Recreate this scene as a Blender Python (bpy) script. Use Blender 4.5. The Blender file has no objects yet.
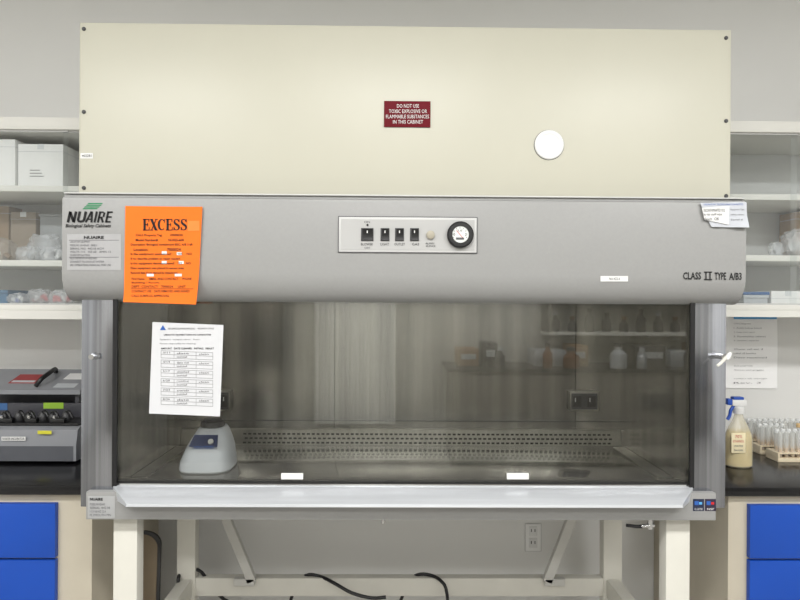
import bpy,bmesh,math,random
from mathutils import Vector,Matrix,noise as mnoise
random.seed(4)
sc=bpy.context.scene
try:
    sc.view_settings.view_transform='Standard'
except Exception: pass
# ---------------- camera ----------------
CY,CZ=-1.75,1.53
TH=math.radians(0.7); PH=math.radians(0.35)
F=Vector((math.sin(TH),math.cos(TH),0)); R0=Vector((math.cos(TH),-math.sin(TH),0)); U0=Vector((0,0,1))
RR=R0*math.cos(PH)+U0*math.sin(PH); UU=U0*math.cos(PH)-R0*math.sin(PH)
cam=bpy.data.cameras.new('camera'); cam.lens=27; cam.sensor_width=36; cam.clip_start=.02
co=bpy.data.objects.new('camera',cam); sc.collection.objects.link(co)
m3=Matrix((RR,UU,-F)).transposed()
co.matrix_world=Matrix.Translation((0,CY,CZ))@m3.to_4x4()
sc.camera=co
def W(px,py,y):
    d=F+RR*((px-400)/600)+UU*((300-py)/600)
    t=(y-CY)/d.y
    return Vector((d.x*t,y,CZ+d.z*t))
def X(px,y,py=300): return W(px,py,y).x
def Z(py,y,px=400): return W(px,py,y).z
# ---------------- materials ----------------
def lin(c): 
    c=c/255
    return c/12.92 if c<=.04045 else ((c+.055)/1.055)**2.4
def L(rgb): return (lin(rgb[0]),lin(rgb[1]),lin(rgb[2]),1)
def mat(name,rgb,rough=.5,metal=0,noise=.05,scale=(15,15,15),bump=0,emit=0,spec=.5,coat=0,alpha=1):
    m=bpy.data.materials.new(name); m.use_nodes=True; nt=m.node_tree; b=nt.nodes['Principled BSDF']
    b.inputs['Roughness'].default_value=rough; b.inputs['Metallic'].default_value=metal
    b.inputs['Specular IOR Level'].default_value=spec; b.inputs['Alpha'].default_value=alpha
    b.inputs['Coat Weight'].default_value=coat
    tc=nt.nodes.new('ShaderNodeTexCoord'); mp=nt.nodes.new('ShaderNodeMapping'); nz=nt.nodes.new('ShaderNodeTexNoise')
    mp.inputs['Scale'].default_value=scale; nz.inputs['Scale'].default_value=1; nz.inputs['Detail'].default_value=4
    nt.links.new(tc.outputs['Object'],mp.inputs['Vector']); nt.links.new(mp.outputs[0],nz.inputs['Vector'])
    cr=nt.nodes.new('ShaderNodeValToRGB'); c=L(rgb)
    cr.color_ramp.elements[0].position=.3; cr.color_ramp.elements[1].position=.7
    cr.color_ramp.elements[0].color=(c[0]*(1-noise),c[1]*(1-noise),c[2]*(1-noise),1)
    cr.color_ramp.elements[1].color=(min(1,c[0]*(1+noise)),min(1,c[1]*(1+noise)),min(1,c[2]*(1+noise)),1)
    nt.links.new(nz.outputs['Fac'],cr.inputs[0]); nt.links.new(cr.outputs[0],b.inputs['Base Color'])
    if bump:
        bp=nt.nodes.new('ShaderNodeBump'); bp.inputs['Strength'].default_value=bump; bp.inputs['Distance'].default_value=.002
        nt.links.new(nz.outputs['Fac'],bp.inputs['Height']); nt.links.new(bp.outputs[0],b.inputs['Normal'])
    if emit:
        b.inputs['Emission Color'].default_value=c; b.inputs['Emission Strength'].default_value=emit
    return m
def glass(name,rgb,base=.06,rough=.0,edge=.8):
    m=bpy.data.materials.new(name); m.use_nodes=True; nt=m.node_tree
    for n in list(nt.nodes): nt.nodes.remove(n)
    o=nt.nodes.new('ShaderNodeOutputMaterial'); mx=nt.nodes.new('ShaderNodeMixShader')
    t=nt.nodes.new('ShaderNodeBsdfTransparent'); g=nt.nodes.new('ShaderNodeBsdfGlossy')
    t.inputs[0].default_value=L(rgb); g.inputs['Roughness'].default_value=rough; g.inputs['Color'].default_value=(1,1,1,1)
    lw=nt.nodes.new('ShaderNodeLayerWeight'); lw.inputs[0].default_value=.5
    pw=nt.nodes.new('ShaderNodeMath'); pw.operation='POWER'; pw.inputs[1].default_value=4
    ma=nt.nodes.new('ShaderNodeMath'); ma.operation='MULTIPLY_ADD'; ma.inputs[1].default_value=edge; ma.inputs[2].default_value=base; ma.use_clamp=True
    nt.links.new(lw.outputs['Facing'],pw.inputs[0]); nt.links.new(pw.outputs[0],ma.inputs[0]); nt.links.new(ma.outputs[0],mx.inputs[0])
    nt.links.new(t.outputs[0],mx.inputs[1]); nt.links.new(g.outputs[0],mx.inputs[2]); nt.links.new(mx.outputs[0],o.inputs[0])
    return m
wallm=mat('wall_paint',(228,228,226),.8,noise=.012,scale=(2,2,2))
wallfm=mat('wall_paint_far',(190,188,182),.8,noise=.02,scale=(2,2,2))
ceilm=mat('ceiling_tile',(228,228,225),.9,noise=.03)
floorm=mat('vinyl_floor',(158,155,149),.4,noise=.08,scale=(4,4,4))
cream=mat('cream_enamel',(194,192,177),.38,noise=.012,scale=(3,3,3))
grey=mat('grey_enamel',(149,149,148),.40,noise=.02,scale=(120,120,120))
greylt=mat('light_grey_enamel',(196,196,195),.4,noise=.01)
panelm=mat('control_panel_face',(178,178,177),.4,noise=.01)
white=mat('white_enamel',(214,212,203),.35,noise=.02)
braceg=mat('pale_grey_brace',(196,195,190),.4,.0,noise=.03)
sill=mat('satin_aluminium',(210,213,218),.3,.4,noise=.06,scale=(2,60,60))
steel=mat('brushed_steel',(176,173,167),.22,.88,noise=.36,scale=(16,16,.3),bump=.12)
steeld=mat('grille_steel',(160,157,150),.28,.88,noise=.15,scale=(26,26,.5))
steelcol=mat('polished_steel_column',(150,152,158),.16,.95,noise=.5,scale=(46,46,.3),bump=.04)
steelfl=mat('steel_work_surface',(128,126,121),.10,.92,noise=.45,scale=(1.0,44,30),bump=.15)
chrome=mat('polished_metal',(205,205,205),.2,.95,noise=.02)
black=mat('black_plastic',(22,22,24),.4,noise=.05)
blk=mat('black_ink',(14,14,16),.7,noise=0)
dgry=mat('dark_grey_plastic',(62,62,64),.45)
inkg=mat('grey_ink',(88,88,91),.7,noise=0)
paper=mat('white_paper',(210,211,214),.8,noise=.015)
paperb=mat('white_label',(226,226,225),.6,noise=.01)
orange=mat('orange_paper',(244,114,16),.75,noise=.02)
redm=mat('red_sign_plastic',(104,6,24),.55,noise=.03,spec=.2)
green=mat('green_ink',(20,130,80),.6,noise=0)
bluei=mat('blue_ink',(40,90,170),.6,noise=0)
navy=mat('navy_panel',(38,52,96),.4,noise=.02)
redi=mat('red_ink',(190,40,40),.6,noise=0)
blue=mat('blue_laminate',(14,72,172),.4,noise=.03,scale=(6,6,6))
beige=mat('beige_cabinet',(194,186,169),.5,noise=.02)
shelfm=mat('white_shelf_laminate',(224,223,217),.5,noise=.01)
shelfb=mat('shelf_back_grey',(206,207,206),.7,noise=.02)
counter=mat('black_epoxy_resin',(20,20,22),.22,noise=.1,scale=(60,60,60))
cardw=mat('white_cardboard',(240,240,239),.75,noise=.02)
cardk=mat('brown_cardboard',(150,120,88),.8,noise=.05)
seam=mat('dark_gap',(24,23,22),.8,noise=0)
yellow=mat('yellow_label',(210,205,60),.6,noise=.02)
lime=mat('lime_label',(150,190,60),.6,noise=.02)
tan=mat('tan_rack_plastic',(216,184,132),.5,noise=.06)
redcap=mat('red_cap_plastic',(205,36,44),.4)
redlab=mat('dull_red_label',(150,58,60),.6)
bluec=mat('blue_cap_plastic',(36,80,175),.4)
blueg=mat('blue_lid_plastic',(60,100,150),.45)
mixer=mat('pale_grey_plastic',(186,190,194),.35,noise=.02)
clear=mat('translucent_plastic',(222,224,224),.25,noise=.04)
bagm=mat('plastic_bag_film',(235,238,242),.08,noise=.06,scale=(40,40,40),bump=.8,alpha=.32,spec=1)
bagt=mat('smoky_bag_film',(190,182,172),.12,noise=.1,scale=(40,40,40),bump=.8,alpha=.4,spec=1)
bottlem=mat('translucent_bottle_plastic',(236,230,208),.15,noise=.02,alpha=.42,spec=.9)
liquid=mat('pale_amber_liquid',(232,206,118),.2,noise=.04,scale=(8,8,8),alpha=.8)
amber=mat('amber_plastic',(226,204,148),.2,noise=.04)
amber3=mat('amber_tube_contents',(226,178,104),.25,noise=.05,alpha=.85)
amber2=mat('brown_bottle',(120,75,35),.2,noise=.05)
tapeb=mat('blue_tape',(90,165,220),.6)
tape=mat('clear_tape',(215,218,220),.3)
sashg=glass('sash_glass',(244,245,244),.06)
doorg=glass('cabinet_door_glass',(250,251,251),.04,.10,.3)
gaugeg=mat('gauge_face',(225,228,225),.4,noise=0)
lampm=mat('lamp_diffuser',(255,253,248),.5,noise=0,emit=3)
clothm=mat('pale_curtain',(236,235,230),.9,noise=.15,scale=(30,30,.5))
# ---------------- builder ----------------
WLOC={}
class M:
    def __init__(s): s.bm=bmesh.new(); s.mats=[]
    def mi(s,m):
        if m not in s.mats: s.mats.append(m)
        return s.mats.index(m)
    def merge(s,t,m):
        i=s.mi(m)
        for f in t.faces: f.material_index=i
        me=bpy.data.meshes.new('t'); t.to_mesh(me); t.free(); s.bm.from_mesh(me); bpy.data.meshes.remove(me)
    def box(s,x0,x1,y0,y1,z0,z1,m,bev=0,seg=2,xf=None):
        t=bmesh.new(); bmesh.ops.create_cube(t,size=1)
        for v in t.verts:
            v.co=Vector(((x0+x1)/2+v.co.x*(x1-x0),(y0+y1)/2+v.co.y*(y1-y0),(z0+z1)/2+v.co.z*(z1-z0)))
        if bev: bmesh.ops.bevel(t,geom=t.edges[:],offset=bev,segments=seg,affect='EDGES',profile=.6)
        if xf: bmesh.ops.transform(t,matrix=xf,verts=t.verts)
        s.merge(t,m); return s
    def pbox(s,a,b,c,d,y0,y1,m,bev=0):
        x0,x1=X(a,y0,(b+d)/2),X(c,y0,(b+d)/2); z1,z0=Z(b,y0,(a+c)/2),Z(d,y0,(a+c)/2)
        return s.box(x0,x1,y0,y1,z0,z1,m,bev)
    def prism(s,prof,x0,x1,m):
        t=bmesh.new(); n=len(prof)
        A=[t.verts.new((x0,p[0],p[1])) for p in prof]; B=[t.verts.new((x1,p[0],p[1])) for p in prof]
        for i in range(n):
            j=(i+1)%n; t.faces.new((A[i],A[j],B[j],B[i]))
        t.faces.new(A[::-1]); t.faces.new(B); bmesh.ops.recalc_face_normals(t,faces=t.faces)
        s.merge(t,m); return s
    def prismv(s,pts,d,m):
        t=bmesh.new(); n=len(pts); d=Vector(d)
        A=[t.verts.new(p) for p in pts]; B=[t.verts.new(Vector(p)+d) for p in pts]
        for i in range(n):
            j=(i+1)%n; t.faces.new((A[i],A[j],B[j],B[i]))
        t.faces.new(A[::-1]); t.faces.new(B); bmesh.ops.recalc_face_normals(t,faces=t.faces)
        s.merge(t,m); return s
    def lathe(s,c,prof,m,seg=24,ax=(0,0,1),sq=1):
        t=bmesh.new(); ax=Vector(ax).normalized(); c=Vector(c)
        u=ax.orthogonal().normalized()
        if abs(ax.z)>.9: u=Vector((1,0,0))
        v=ax.cross(u); rings=[]
        for r,h in prof:
            rings.append([t.verts.new(c+ax*h+u*(r*math.cos(2*math.pi*k/seg))+v*(sq*r*math.sin(2*math.pi*k/seg))) for k in range(seg)])
        for a,b in zip(rings,rings[1:]):
            for k in range(seg):
                j=(k+1)%seg; t.faces.new((a[k],a[j],b[j],b[k]))
        t.faces.new(rings[0][::-1]); t.faces.new(rings[-1])
        bmesh.ops.recalc_face_normals(t,faces=t.faces)
        s.merge(t,m); return s
    def cyl(s,p0,p1,r,m,seg=16,r1=None):
        p0=Vector(p0);p1=Vector(p1)
        return s.lathe(p0,[(r,0),(r if r1 is None else r1,(p1-p0).length)],m,seg,p1-p0)
    def bar(s,p0,p1,w,t_,m):
        p0=Vector(p0);p1=Vector(p1);d=(p1-p0).normalized();n=Vector((0,1,0));q=d.cross(n).normalized()
        pts=[p0+q*w/2,p0-q*w/2,p1-q*w/2,p1+q*w/2]
        return s.prismv(pts,n*t_,m)
    def tube(s,pts,r,m,seg=10,smooth=4):
        P=[Vector(p) for p in pts]; Q=[]
        for i in range(len(P)-1):
            a=P[max(i-1,0)];b=P[i];c=P[i+1];d=P[min(i+2,len(P)-1)]
            for k in range(smooth):
                t=k/smooth
                Q.append(.5*((2*b)+(c-a)*t+(2*a-5*b+4*c-d)*t*t+(3*b-a-3*c+d)*t**3))
        Q.append(P[-1]); t=bmesh.new(); rings=[]; up=None
        for i,q in enumerate(Q):
            d=(Q[min(i+1,len(Q)-1)]-Q[max(i-1,0)]).normalized()
            if up is None: up=d.orthogonal().normalized()
            u=(up-d*up.dot(d)).normalized(); v=d.cross(u); up=u
            rings.append([t.verts.new(q+u*r*math.cos(2*math.pi*k/seg)+v*r*math.sin(2*math.pi*k/seg)) for k in range(seg)])
        for a,b in zip(rings,rings[1:]):
            for k in range(seg):
                j=(k+1)%seg; t.faces.new((a[k],a[j],b[j],b[k]))
        t.faces.new(rings[0][::-1]); t.faces.new(rings[-1]); bmesh.ops.recalc_face_normals(t,faces=t.faces)
        s.merge(t,m); return s
    def blob(s,c,sx,sy,sz,m,amp=.25,f=4,sd=0):
        t=bmesh.new(); bmesh.ops.create_icosphere(t,subdivisions=4,radius=1)
        for v in t.verts:
            d=1+amp*mnoise.fractal(v.co*f*.5+Vector((sd,sd*2,0)),.8,2,3)
            q=Vector([math.copysign(abs(a)**.7,a) for a in v.co])
            v.co=Vector((c[0]+q.x*sx*d,c[1]+q.y*sy*d,max(c[2]+.0005,c[2]+sz*.8+q.z*sz*d)))
        s.merge(t,m); return s
    def quad(s,a,b,c,d,y,m,curl=None,n=1,dy=0):
        return s.sheet([(a,b),(c,b),(c,d),(a,d)],y,m,curl,n,dy)
    def sheet(s,cs,y,m,curl=None,n=1,dy=0):
        t=bmesh.new(); g=[]
        for j in range(n+1):
            row=[]
            for i in range(n+1):
                u=i/n;v=j/n
                x_=(cs[0][0]*(1-u)+cs[1][0]*u)*(1-v)+(cs[3][0]*(1-u)+cs[2][0]*u)*v
                y_=(cs[0][1]*(1-u)+cs[1][1]*u)*(1-v)+(cs[3][1]*(1-u)+cs[2][1]*u)*v
                p=W(x_,y_,y); 
                p.y+=dy+(curl(x_,y_) if curl else 0)
                row.append(t.verts.new(p))
            g.append(row)
        for j in range(n):
            for i in range(n): t.faces.new((g[j][i],g[j+1][i],g[j+1][i+1],g[j][i+1]))
        s.merge(t,m); return s
    def stroke(s,pts,ws,y,m,curl=None,dy=0):
        t=bmesh.new(); prev=None
        for i,(p,w) in enumerate(zip(pts,ws)):
            a=pts[max(i-1,0)];b=pts[min(i+1,len(pts)-1)]
            dx,dz=b[0]-a[0],b[1]-a[1]; l=math.hypot(dx,dz) or 1; nx,nz=-dz/l*w/2,dx/l*w/2
            pr=[]
            for sg in (1,-1):
                q=W(p[0]+sg*nx,p[1]+sg*nz,y); q.y+=dy+(curl(p[0],p[1]) if curl else 0); pr.append(t.verts.new(q))
            if prev: t.faces.new((prev[0],prev[1],pr[1],pr[0]))
            prev=pr
        if t.faces and t.faces[:][0].normal.y>0: bmesh.ops.reverse_faces(t,faces=t.faces)
        s.merge(t,m); return s
    def text(s,txt,a,b,c,d,y,m,curl=None,dy=-.0008,bold=0,shear=0,fit=True,space=1):
        cu=bpy.data.curves.new('t','FONT'); cu.body=txt; cu.resolution_u=2; cu.offset=bold; cu.shear=shear; cu.space_character=space
        ob=bpy.data.objects.new('t',cu); me=bpy.data.meshes.new_from_object(ob)
        if len(me.vertices)==0: return s
        t=bmesh.new(); t.from_mesh(me); bpy.data.meshes.remove(me); bpy.data.objects.remove(ob); bpy.data.curves.remove(cu)
        xs=[v.co.x for v in t.verts]; ys=[v.co.y for v in t.verts]
        x0,x1,y0,y1=min(xs),max(xs),min(ys),max(ys)
        for v in t.verts:
            u=(v.co.x-x0)/max(x1-x0,1e-6); w=(v.co.y-y0)/max(y1-y0,1e-6)
            px=a+(c-a)*u; py=d+(b-d)*w
            p=W(px,py,y); p.y+=dy+(curl(px,py) if curl else 0); v.co=p
        bmesh.ops.recalc_face_normals(t,faces=t.faces)
        if t.faces and sum(f.normal.y for f in t.faces)>0: bmesh.ops.reverse_faces(t,faces=t.faces)
        s.merge(t,m); return s
    def obj(s,name,parent=None,label=None,cat=None,group=None,kind=None,base=None):
        me=bpy.data.meshes.new(name); vs=s.bm.verts
        xs=[v.co.x for v in vs];ys=[v.co.y for v in vs];zs=[v.co.z for v in vs]
        c=Vector(base) if base else Vector(((min(xs)+max(xs))/2,(min(ys)+max(ys))/2,min(zs)))
        bmesh.ops.translate(s.bm,verts=vs,vec=-c)
        s.bm.to_mesh(me); s.bm.free()
        for m in s.mats: me.materials.append(m)
        me.shade_smooth(); me.set_sharp_from_angle(angle=math.radians(35))
        o=bpy.data.objects.new(name,me); sc.collection.objects.link(o); WLOC[o]=c
        if parent: o.parent=parent; o.location=c-WLOC[parent]
        else: o.location=c
        if label:o['label']=label
        if cat:o['category']=cat
        if group:o['group']=group
        if kind:o['kind']=kind
        return o
def root(name,loc,label,cat,group=None):
    o=bpy.data.objects.new(name,None); o.empty_display_size=.05; sc.collection.objects.link(o); o.location=loc; WLOC[o]=Vector(loc)
    o['label']=label;o['category']=cat
    if group:o['group']=group
    return o
def copy_tree(o,off):
    n=o.copy(); sc.collection.objects.link(n); n.location=o.location+Vector(off); WLOC[n]=WLOC[o]+Vector(off)
    for ch in o.children:
        c=ch.copy(); c.parent=n; sc.collection.objects.link(c)
    return n
# ---------------- room ----------------
YW=.85
def st(name,*b,m=wallm): M().box(*b,m).obj(name,kind='structure')
st('wall_back',-3.3,3.3,YW,YW+.1,0,3.05)
st('wall_left',-3.4,-3.3,-4.3,YW+.1,0,3.05)
st('wall_right',3.3,3.4,-4.3,YW+.1,0,3.05)
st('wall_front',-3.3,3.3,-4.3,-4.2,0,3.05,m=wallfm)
st('floor',-3.4,3.4,-4.3,YW+.1,-.1,0,m=floorm)
st('ceiling',-3.4,3.4,-4.3,YW+.1,3.05,3.15,m=ceilm)
def lamp(x,y,w=1.2,d=.3,e=50):
    r=root('ceiling_light',(x,y,3.0),'flush white fluorescent ceiling light with glowing diffuser','ceiling light','fluorescent ceiling lights')
    M().box(x-w/2-.03,x+w/2+.03,y-d/2-.03,y+d/2+.03,3.0,3.05,white).obj('housing',r)
    M().box(x-w/2,x+w/2,y-d/2,y+d/2,2.995,3.0,lampm).obj('diffuser',r)
    l=bpy.data.lights.new('lamp_glow','AREA'); l.shape='RECTANGLE'; l.size=w; l.size_y=d; l.energy=e; l.color=(1,.997,.985)
    o=bpy.data.objects.new('lamp_glow',l); sc.collection.objects.link(o); o.parent=r; o.location=(0,0,-.02)
for x in (-1.9,0,1.9):
    lamp(x,-1.9,e=46); lamp(x,-3.3,e=26)
# ---------------- safety cabinet ----------------
hx0,hx1=X(79,.07,110),X(731,.07,110)
zT=Z(26,.07); zFt=Z(198,0); zFb=Z(303,.04)
zB=Z(520,.03); zS=Z(487,.05)
BSC=root('biosafety_cabinet',((hx0+hx1)/2,.4,zB),'large cream and grey safety cabinet with glass sash on stand','laboratory cabinet')
up=M().box(hx0,hx1,.07,.80,zFt-.03,zT,cream,.004)
up=up.obj('upper_housing',BSC,'cream enamelled steel housing')
M().box(hx0+.008,hx1-.008,.064,.0705,zFt-.02,zT-.008,cream,.002).obj('front_panel',up)
for px,py in ((84,29),(84,112),(84,188),(726,38),(726,121),(726,196)):
    c=W(px,py,.064)
    M().lathe(c,[(.006,0),(.006,.002),(.0035,.004)],dgry,12,(0,-1,0)).obj('screw',up)
c=W(549,145,.064)
q=M().lathe(c,[(.046,0),(.046,.001)],inkg,40,(0,-1,0)).lathe(c,[(.0446,0),(.0446,.004),(.042,.006),(.033,.006),(.032,.005)],paperb,40,(0,-1,0))
q.obj('port_cover',up,'round white disc cover')
s_=M().pbox(384,101,430.5,127,.060,.064,redm,.0008)
for i,(t,a,b) in enumerate((('DO NOT USE',397,419),('TOXIC EXPLOSIVE OR',389,427),('FLAMMABLE SUBSTANCES',386,429),('IN THIS CABINET',393,423))):
    s_.text(t,a,104.2+i*5.3,b,107.8+i*5.3,.060,paperb,bold=.0)
s_.obj('warning_sign',up,'dark red warning plate with white lettering')
s_=M().quad(80.5,153,93,158.5,.063,paperb); s_.text('402281',82,154.5,91.5,157,.063,blk); s_.obj('asset_label',up,'tiny white sticker')
# fascia
fx0,fx1=X(62,0,250),X(746,0,250)
prof=[(.075,zFt+.006),(.02,zFt+.006),(.012,zFt+.004),(.010,zFt-.002),(.002,zFt-.006),(0,zFt-.014)]
zc=zFb+.055
prof.append((0,zc+.028))
for k in range(1,9):
    a=k/8*math.pi/2
    prof.append((.07*(1-math.cos(a)),zc+.028-.083*math.sin(a)))
prof+=[(.16,zFb),(.16,zFt+.006)]
fa=M().prism(prof,fx0,fx1,grey)
fa=fa.obj('front_fascia',BSC,'grey enamelled fascia with curved lower edge')
M().box(fx0+.002,fx1-.002,.004,.02,zFt+.006,zFt+.010,greylt,.001).obj('fascia_trim',fa,'pale top edge strip')
# control panel
cp=M().pbox(338,216.5,477.5,253,-.004,.002,inkg,.001)
cp.pbox(338.8,217.3,476.7,252.2,-.0045,-.002,greylt,.001)
cp.pbox(341,219.5,474.5,250,-.0055,-.003,panelm)
cp.text('ON',364,221,370,223,-.0055,inkg).text('BLOWER',361,243,373,245.5,-.0055,blk).text('LIGHT',380.5,243,389,245.5,-.0055,blk).text('OUTLET',394.5,243,405,245.5,-.0055,blk).text('GAS',412,243,419,245.5,-.0055,blk).text('ALARM\nSILENCE',425.5,242.5,435.5,247,-.0055,blk).text('OFF',364.5,247,370,249,-.0055,inkg)
cp=cp.obj('control_panel',fa,'pale grey rectangular control panel')
for a,b,cc,d in ((362,229,372.5,240),(381.5,229,388.5,240),(396,229,403,240),(411,229,418,240)):
    q=M().pbox(a-1,b-1,cc+1,d+1,-.008,-.005,dgry,.0008)
    y0=-.008; x0,x1=X(a,y0),X(cc,y0); za,zb=Z(b,y0),Z(d,y0)
    q.prism([(-.0075,za),(-.016,za),(-.0085,(za+zb)/2),(-.011,zb),(-.0075,zb)],x0,x1,black)
    q.quad((a+cc)/2-.5,b+1.5,(a+cc)/2+.5,b+4,-.0165,paperb)
    q.obj('rocker_switch',cp,'black rocker switch')
M().lathe(W(367.5,225,-.0055),[(.003,0),(.003,.003),(.002,.004)],black,12,(0,-1,0)).obj('indicator_lamp',cp)
M().lathe(W(430.5,235,-.0055),[(.0125,0),(.012,.008),(.009,.01)],mat('tan_button',(168,162,146),.5),24,(0,-1,0)).obj('push_button',cp,'round tan button')
gc=W(460,235,-.0055)
g=M().lathe(gc,[(.0385,0),(.0385,.012),(.034,.016),(.024,.016),(.024,.012)],black,40,(0,-1,0))
g.lathe(gc+Vector((0,-.013,0)),[(.024,0),(.024,.001)],gaugeg,32,(0,-1,0))
g.text('0',453.5,233,455,236,-.0205,blk).text('2',465,233,466.5,236,-.0205,blk).text('1.0',458,229.5,462,231.5,-.0205,blk)
for k in range(9):
    a=math.radians(200-k*27.5); p=W(460+math.cos(a)*7.6,235-math.sin(a)*7.6,-.0205); q=W(460+math.cos(a)*6.3,235-math.sin(a)*6.3,-.0205)
    g.bar(p,q,.0012,.0005,blk)
g.bar(W(463.5,238.5,-.021),W(456.5,230.5,-.021),.0014,.0006,redi)
g.pbox(456,237.5,464,239.5,-.0212,-.0205,inkg)
g.obj('pressure_gauge',cp,'round black dial pressure gauge with white face')
# logo & labels on fascia
y=-.0008
def stripe(s,pts,w): s.stroke(pts,[w]*len(pts),y,blk,None,-.0008)
lg=M().text('Biological Safety Cabinets',65.5,224,111,228.4,y,blk,bold=.02,shear=.25)
# heavy slanted word mark drawn with pen strokes
def sl_(x,h): return x+(222.5-h)*.22
def ln(a,b,c_,d,w,m=blk): lg.stroke([(sl_(a,b),b),(sl_(c_,d),d)],[w,w],y,m,None,-.0008)
T0,B0,MD=211.5,222.5,217
ln(68,B0,68,T0,2.6); ln(68,T0+.6,73.6,B0-.6,2.8); ln(73.8,B0,73.8,T0,2.6)
ln(77.6,T0,77.6,B0-2.4,2.6); ln(83.6,T0,83.6,B0-2.4,2.6); lg.stroke([(sl_(77.6,219.6),219.6),(sl_(78.4,221.2),221.2),(sl_(80.6,221.8),221.6),(sl_(82.8,221.2),221.2),(sl_(83.6,219.6),219.6)],[2.6,2.4,2.2,2.4,2.6],y,blk,None,-.0008)
ln(85.8,B0,89.2,T0,1.9); ln(89.6,T0,91.6,B0,2.2); ln(87,219.2,91,219.2,1.2)
ln(94.6,T0,94.6,B0,2.2)
ln(98,T0,98,B0,2.1); ln(97.4,T0+.7,101.6,T0+.7,1.4); ln(97.4,MD+.4,101.6,MD+.4,1.4); ln(102.4,T0+1,102.4,MD,1.9); ln(100.4,MD+.6,103,B0,2.1)
ln(106,T0,106,B0,2.1)
for h in (T0+.7,MD,B0-.7): ln(105.4,h,110.6,h,1.5)
for i,(a,b) in enumerate(((88.5,103),(87,102),(85,100),(83.5,98))):
    h=203+i*1.7; lg.sheet([(a,h),(b,h),(b-1.2,h+1.1),(a-1.2,h+1.1)],y,green)
lg.obj('maker_logo',fa,'black and green printed logo')
lb=M().quad(67,234,121,270,-.001,mat('silver_label',(168,168,169),.4),dy=0)
lb.text('NUAIRE',84,236,104,239,-.0012,blk,bold=.03)
rows=['LABORATORY EQUIPMENT','MODEL NO  NU-425-600   SERIES 3','SERIAL NO  44218 ACM','VOLTS 115   HZ 60   AMPS 12','THIS CABINET MEETS CLASS II TYPE A/B3','FIELD CERTIFICATION REQUIRED','CONNECT TO EXHAUST SYSTEM','SEE OPERATING MANUAL FOR USE']
for i,t in enumerate(rows): lb.text(t,70,241+i*3.3,90+(i*7)%28,243+i*3.3,-.0012,inkg)
lb.quad(69,240,119,240.4,-.0012,inkg,dy=-.0004).quad(69,257,119,257.4,-.0012,inkg,dy=-.0004)
lb.obj('rating_label',fa,'silver specification sticker with fine print')
M().text('CLASS',683,272.2,701,279.5,y,blk,bold=.02).text('I I',705.3,272.2,710.5,279.5,y,blk,bold=.03).quad(703.8,271.6,712,272.7,y,blk,dy=-.0008).quad(703.8,279,712,280.1,y,blk,dy=-.0008).text('TYPE',714.5,272.5,726,279.8,y,blk,bold=.02).text('A/B3',729,272.7,741.5,280,y,blk,bold=.02).obj('class_lettering',fa,'black printed lettering')
M().quad(600.5,276,628,281.5,-.001,paperb).text('NU-425-6',609,277.5,620,280,-.001,blk).obj('small_label',fa,'small white sticker')
# sides
xi0,xi1=X(115,.05,400),X(692,.05,400); xo0,xo1=X(81,.05,400),X(726,.05,400)
zU=zFb+.12
for nm,a,b in (('l',xo0,xi0),('r',xi1,xo1)):
    o=M().box(a,b,.05,.80,zB+.03,zFb+.02,steelcol,.003,2)
    o=o.obj('side_column',BSC,'polished stainless steel side column')
    if nm=='l':
        M().lathe(W(96,356,.05),[(.011,0),(.009,.004),(.006,.02),(.009,.022),(.008,.03)],chrome,16,(0,-1,0)).obj('knob',o)
        M().box(b-.006,b+.008,.045,.052,zS,zFb+.02,black).obj('sash_guide',o,'black rubber guide strip')
    else:
        M().box(a-.008,a+.006,.045,.052,zS,zFb+.02,black).obj('sash_guide',o,'black rubber guide strip')
        p=W(721,356,.04)
        v=M().cyl(p+Vector((-.006,.012,0)),p+Vector((-.006,-.03,0)),.009,chrome).lathe(p+Vector((.0,-.03,-.008)),[(.005,0),(.007,.008),(.006,.02),(.004,.024)],paperb,14,(.5,0,.86))
        v.tube([p+Vector((0,-.03,0)),p+Vector((-.018,-.035,-.016)),p+Vector((-.030,-.035,-.026))],.0045,white)
        v.obj('service_valve',o,'small white and metal service tap')
# chamber
yb=.62; zW=Z(484,.06)
ch=M().box(xi0,xi1,yb,yb+.015,zW-.03,zU,steel)
ch.box(xi0-.004,xi0+.002,.065,yb,zW-.02,zU,steel).box(xi1-.002,xi1+.004,.065,yb,zW-.02,zU,steel)
ch.box(xi0,xi1,.08,yb+.015,zU,zU+.01,greylt)
ch.box(xi0,xi1,yb-.004,yb,Z(421,yb),Z(420.4,yb),dgry)
for px in (335,576): ch.box(X(px,yb)-.001,X(px,yb)+.001,yb-.001,yb+.001,zW,zU,seam)
CH=ch.obj('work_chamber',BSC,'brushed stainless steel work chamber lining')
gx0,gx1=X(244,yb-.01),X(612,yb-.01); gz0,gz1=Z(445.5,yb-.01),Z(430,yb-.01)
gr=M().prism([(yb,gz0-.01),(yb-.022,gz0-.01),(yb-.012,gz1),(yb,gz1+.004)],xi0+.003,xi1-.003,steeld)
n=76; sl=(gx1-gx0)/n
for r_ in range(3):
    for k in range(n):
        f=.2+.27*r_; zc_=gz0+(gz1-gz0)*f; yy=yb-.022+.010*((zc_-gz0+.01)/(gz1-gz0+.01)); xa=gx0+sl*k+(.4*sl if r_%2 else .1*sl)
        gr.box(xa,xa+sl*.62,yy-.0008,yy+.003,zc_-.0032,zc_+.0032,seam)
gr.obj('rear_grille',CH,'slotted steel air grille')
wf=M().box(xi0+.002,xi1-.002,.14,yb-.024,zW-.03,zW-.012,steelfl,.004).box(xi0+.002,xi1-.002,.07,.14,zW-.03,zW-.016,steelfl)
for k in range(90):
    xa=xi0+.03+k*(xi1-xi0-.06)/90
    for r_ in range(2): wf.box(xa,xa+.011,.085+r_*.022,.095+r_*.022,zW-.0165,zW-.0155,seam)
wf.box(xi0+.002,xi1-.002,.138,.142,zW-.0165,zW-.0115,seam)
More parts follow.
